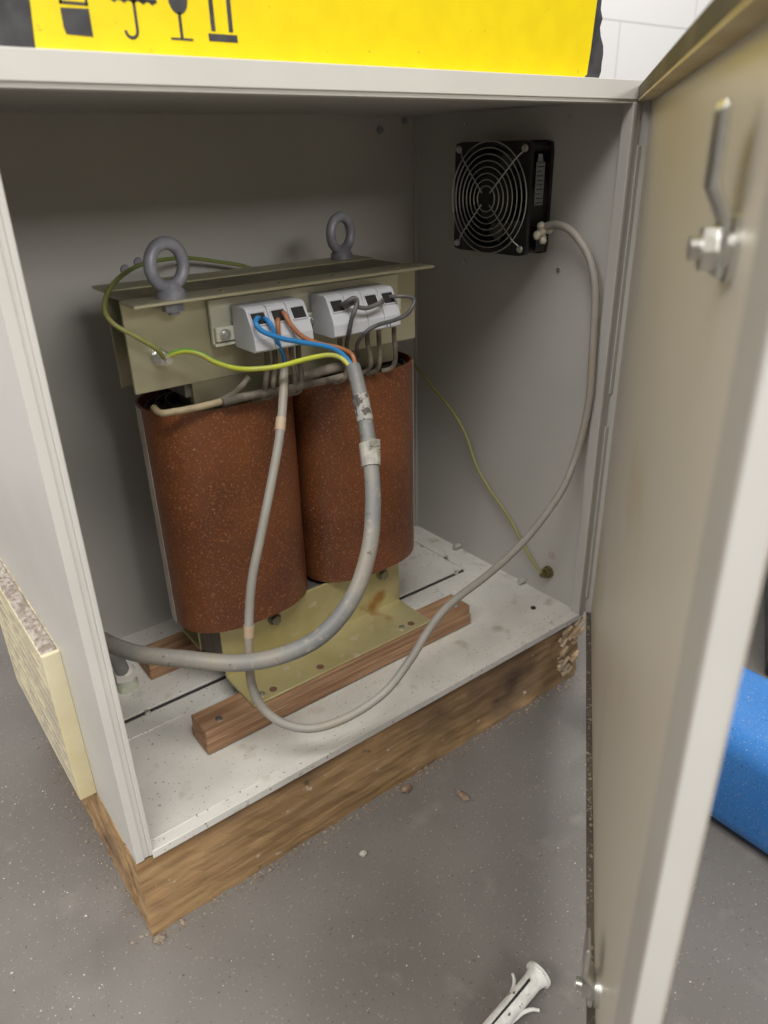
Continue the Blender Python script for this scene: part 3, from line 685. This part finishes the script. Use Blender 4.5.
# ------------------------------------------------------------ floor debris
def plug():
    root = thing('wall_plug', (.225, -.275, ZF), 'dirty white plastic wall plug lying on the concrete floor near the door', 'wall plug')
    a = Vector((.2340, -.2555, ZF+.0125)); b = Vector((.160, -.2620, ZF+.0085)); d = (b-a).normalized(); s = d.cross(Vector((0, 0, 1))).normalized()
    bm = B(); tube(bm, [a, a+d*.004, a+d*.02, b], lambda t: .0118-.0036*min(1, t*2.0), n=24, sub=6)
    cyl(bm, a-d*.0010, a+d*.0014, .0122, n=28); build('sleeve', bm, plug_m, root, smooth=40)
    for sg in (-1, 1):
        bm = B(); c = a+d*(.018 if sg > 0 else .026)-Vector((0, 0, .003))
        tube(bm, [c+d*.022+s*sg*.0060, c+d*.008+s*sg*.0085, c+d*.000+s*sg*.0125, c-d*.004+s*sg*.0175], lambda t: .0022-.0008*t, n=8); build('wing', bm, plug_m, root, smooth='all')
    bm = B(); tube(bm, [a+d*.014+Vector((0, 0, .0098)), a+d*.03+Vector((0, 0, .0082)), b+Vector((0, 0, .0076))], .0011, n=6); build('slit', bm, hole_m, root)
plug()
def crumbs(name, n, region, smin, smax, m, lab, cat, z=ZF):
    bm = B()
    for k in range(n):
        x, y = region(); s = random.uniform(smin, smax)*(.4+random.random()**3)
        t = bmesh.new(); bmesh.ops.create_icosphere(t, subdivisions=1, radius=s)
        rr = Matrix.Rotation(random.uniform(0, 6), 3, 'Z')
        for v in t.verts: v.co = rr @ Vector((v.co.x*random.uniform(.6, 1.5), v.co.y*random.uniform(.5, 1.1), v.co.z*random.uniform(.3, .7)))+Vector((x, y, z+s*.25))
        merge(bm, t)
    o = tag(build(name, bm, m), lab, cat); o['kind'] = 'stuff'; return o
R = random.uniform
def front_strip():
    return R(-.02, .60), -abs(random.gauss(0, .007))+.001
crumbs('dirt_crumbs', 900, front_strip, .0006, .0024, crumb_m, 'brown dirt crumbs along the foot of the front plinth plank', 'dirt')
crumbs('dirt_crumbs', 260, lambda: (-.019-abs(random.gauss(0, .010)), R(.0, .36)), .0006, .0022, crumb_m, 'brown dirt crumbs along the left side of the plinth', 'dirt')
crumbs('plaster_grit', 520, lambda: (R(-.15, .52), R(-.34, -.02)), .0003, .0009, crumb_w, 'pale grit scattered on the concrete floor before the cabinet', 'grit')
crumbs('plaster_grit', 260, lambda: (random.gauss(-.08, .04), R(-.02, .30)), .0003, .0011, crumb_w, 'pale grit scattered on the floor left of the cabinet', 'grit')
crumbs('tray_dirt', 130, lambda: (R(.01, .55), R(.018, .16)), .0003, .0009, crumb_m, 'tiny dark dirt specks on the white cabinet tray', 'dirt', z=.0002)
def doorstrip():
    s = R(.0, .52); p = DP(s, .0135+abs(random.gauss(0, .003)), 0); return p.x, p.y
crumbs('dirt_crumbs', 240, lambda: (lambda p: (p.x, p.y))(DP(R(.0, .55), R(.001, .0055), 0)), .0006, .0022, crumb_m, 'grey dirt lying on the bottom edge of the open door', 'dirt', z=ZB)
def chip(x, y, sx, sy, sz, m, name, lab, cat):
    t = bmesh.new(); bmesh.ops.create_icosphere(t, subdivisions=2, radius=1)
    for v in t.verts: v.co = Vector((v.co.x*sx, v.co.y*sy, v.co.z*sz))*(1+R(-.18, .18))
    zmin = min(v.co.z for v in t.verts)
    for v in t.verts: v.co += Vector((x, y, ZF-zmin-.0002))
    tag(build(name, t, m, base=(x, y, ZF)), lab, cat)
chip(.1926, -.0505, .0042, .0034, .0020, crumb_w, 'plaster_chip', 'small white plaster chip on the floor in front of the plinth', 'chip')
chip(.327, -.0600, .0042, .0095, .0030, mat('dry_leaf_brown', (.22, .15, .10), (.34, .25, .18), rough=.9, scale=200), 'wood_shard', 'brown wood shard on the floor near the middle of the gap to the door', 'shard')
chip(.2835, -.012, .0075, .0050, .0040, MATS['dry_leaf_brown'], 'wood_shard', 'larger brown wood shard against the foot of the front plank', 'shard')
chip(-.014, -.006, .0060, .0045, .0025, crumb_m, 'dust_clump', 'grey dust clump at the front left corner of the plinth', 'dust')
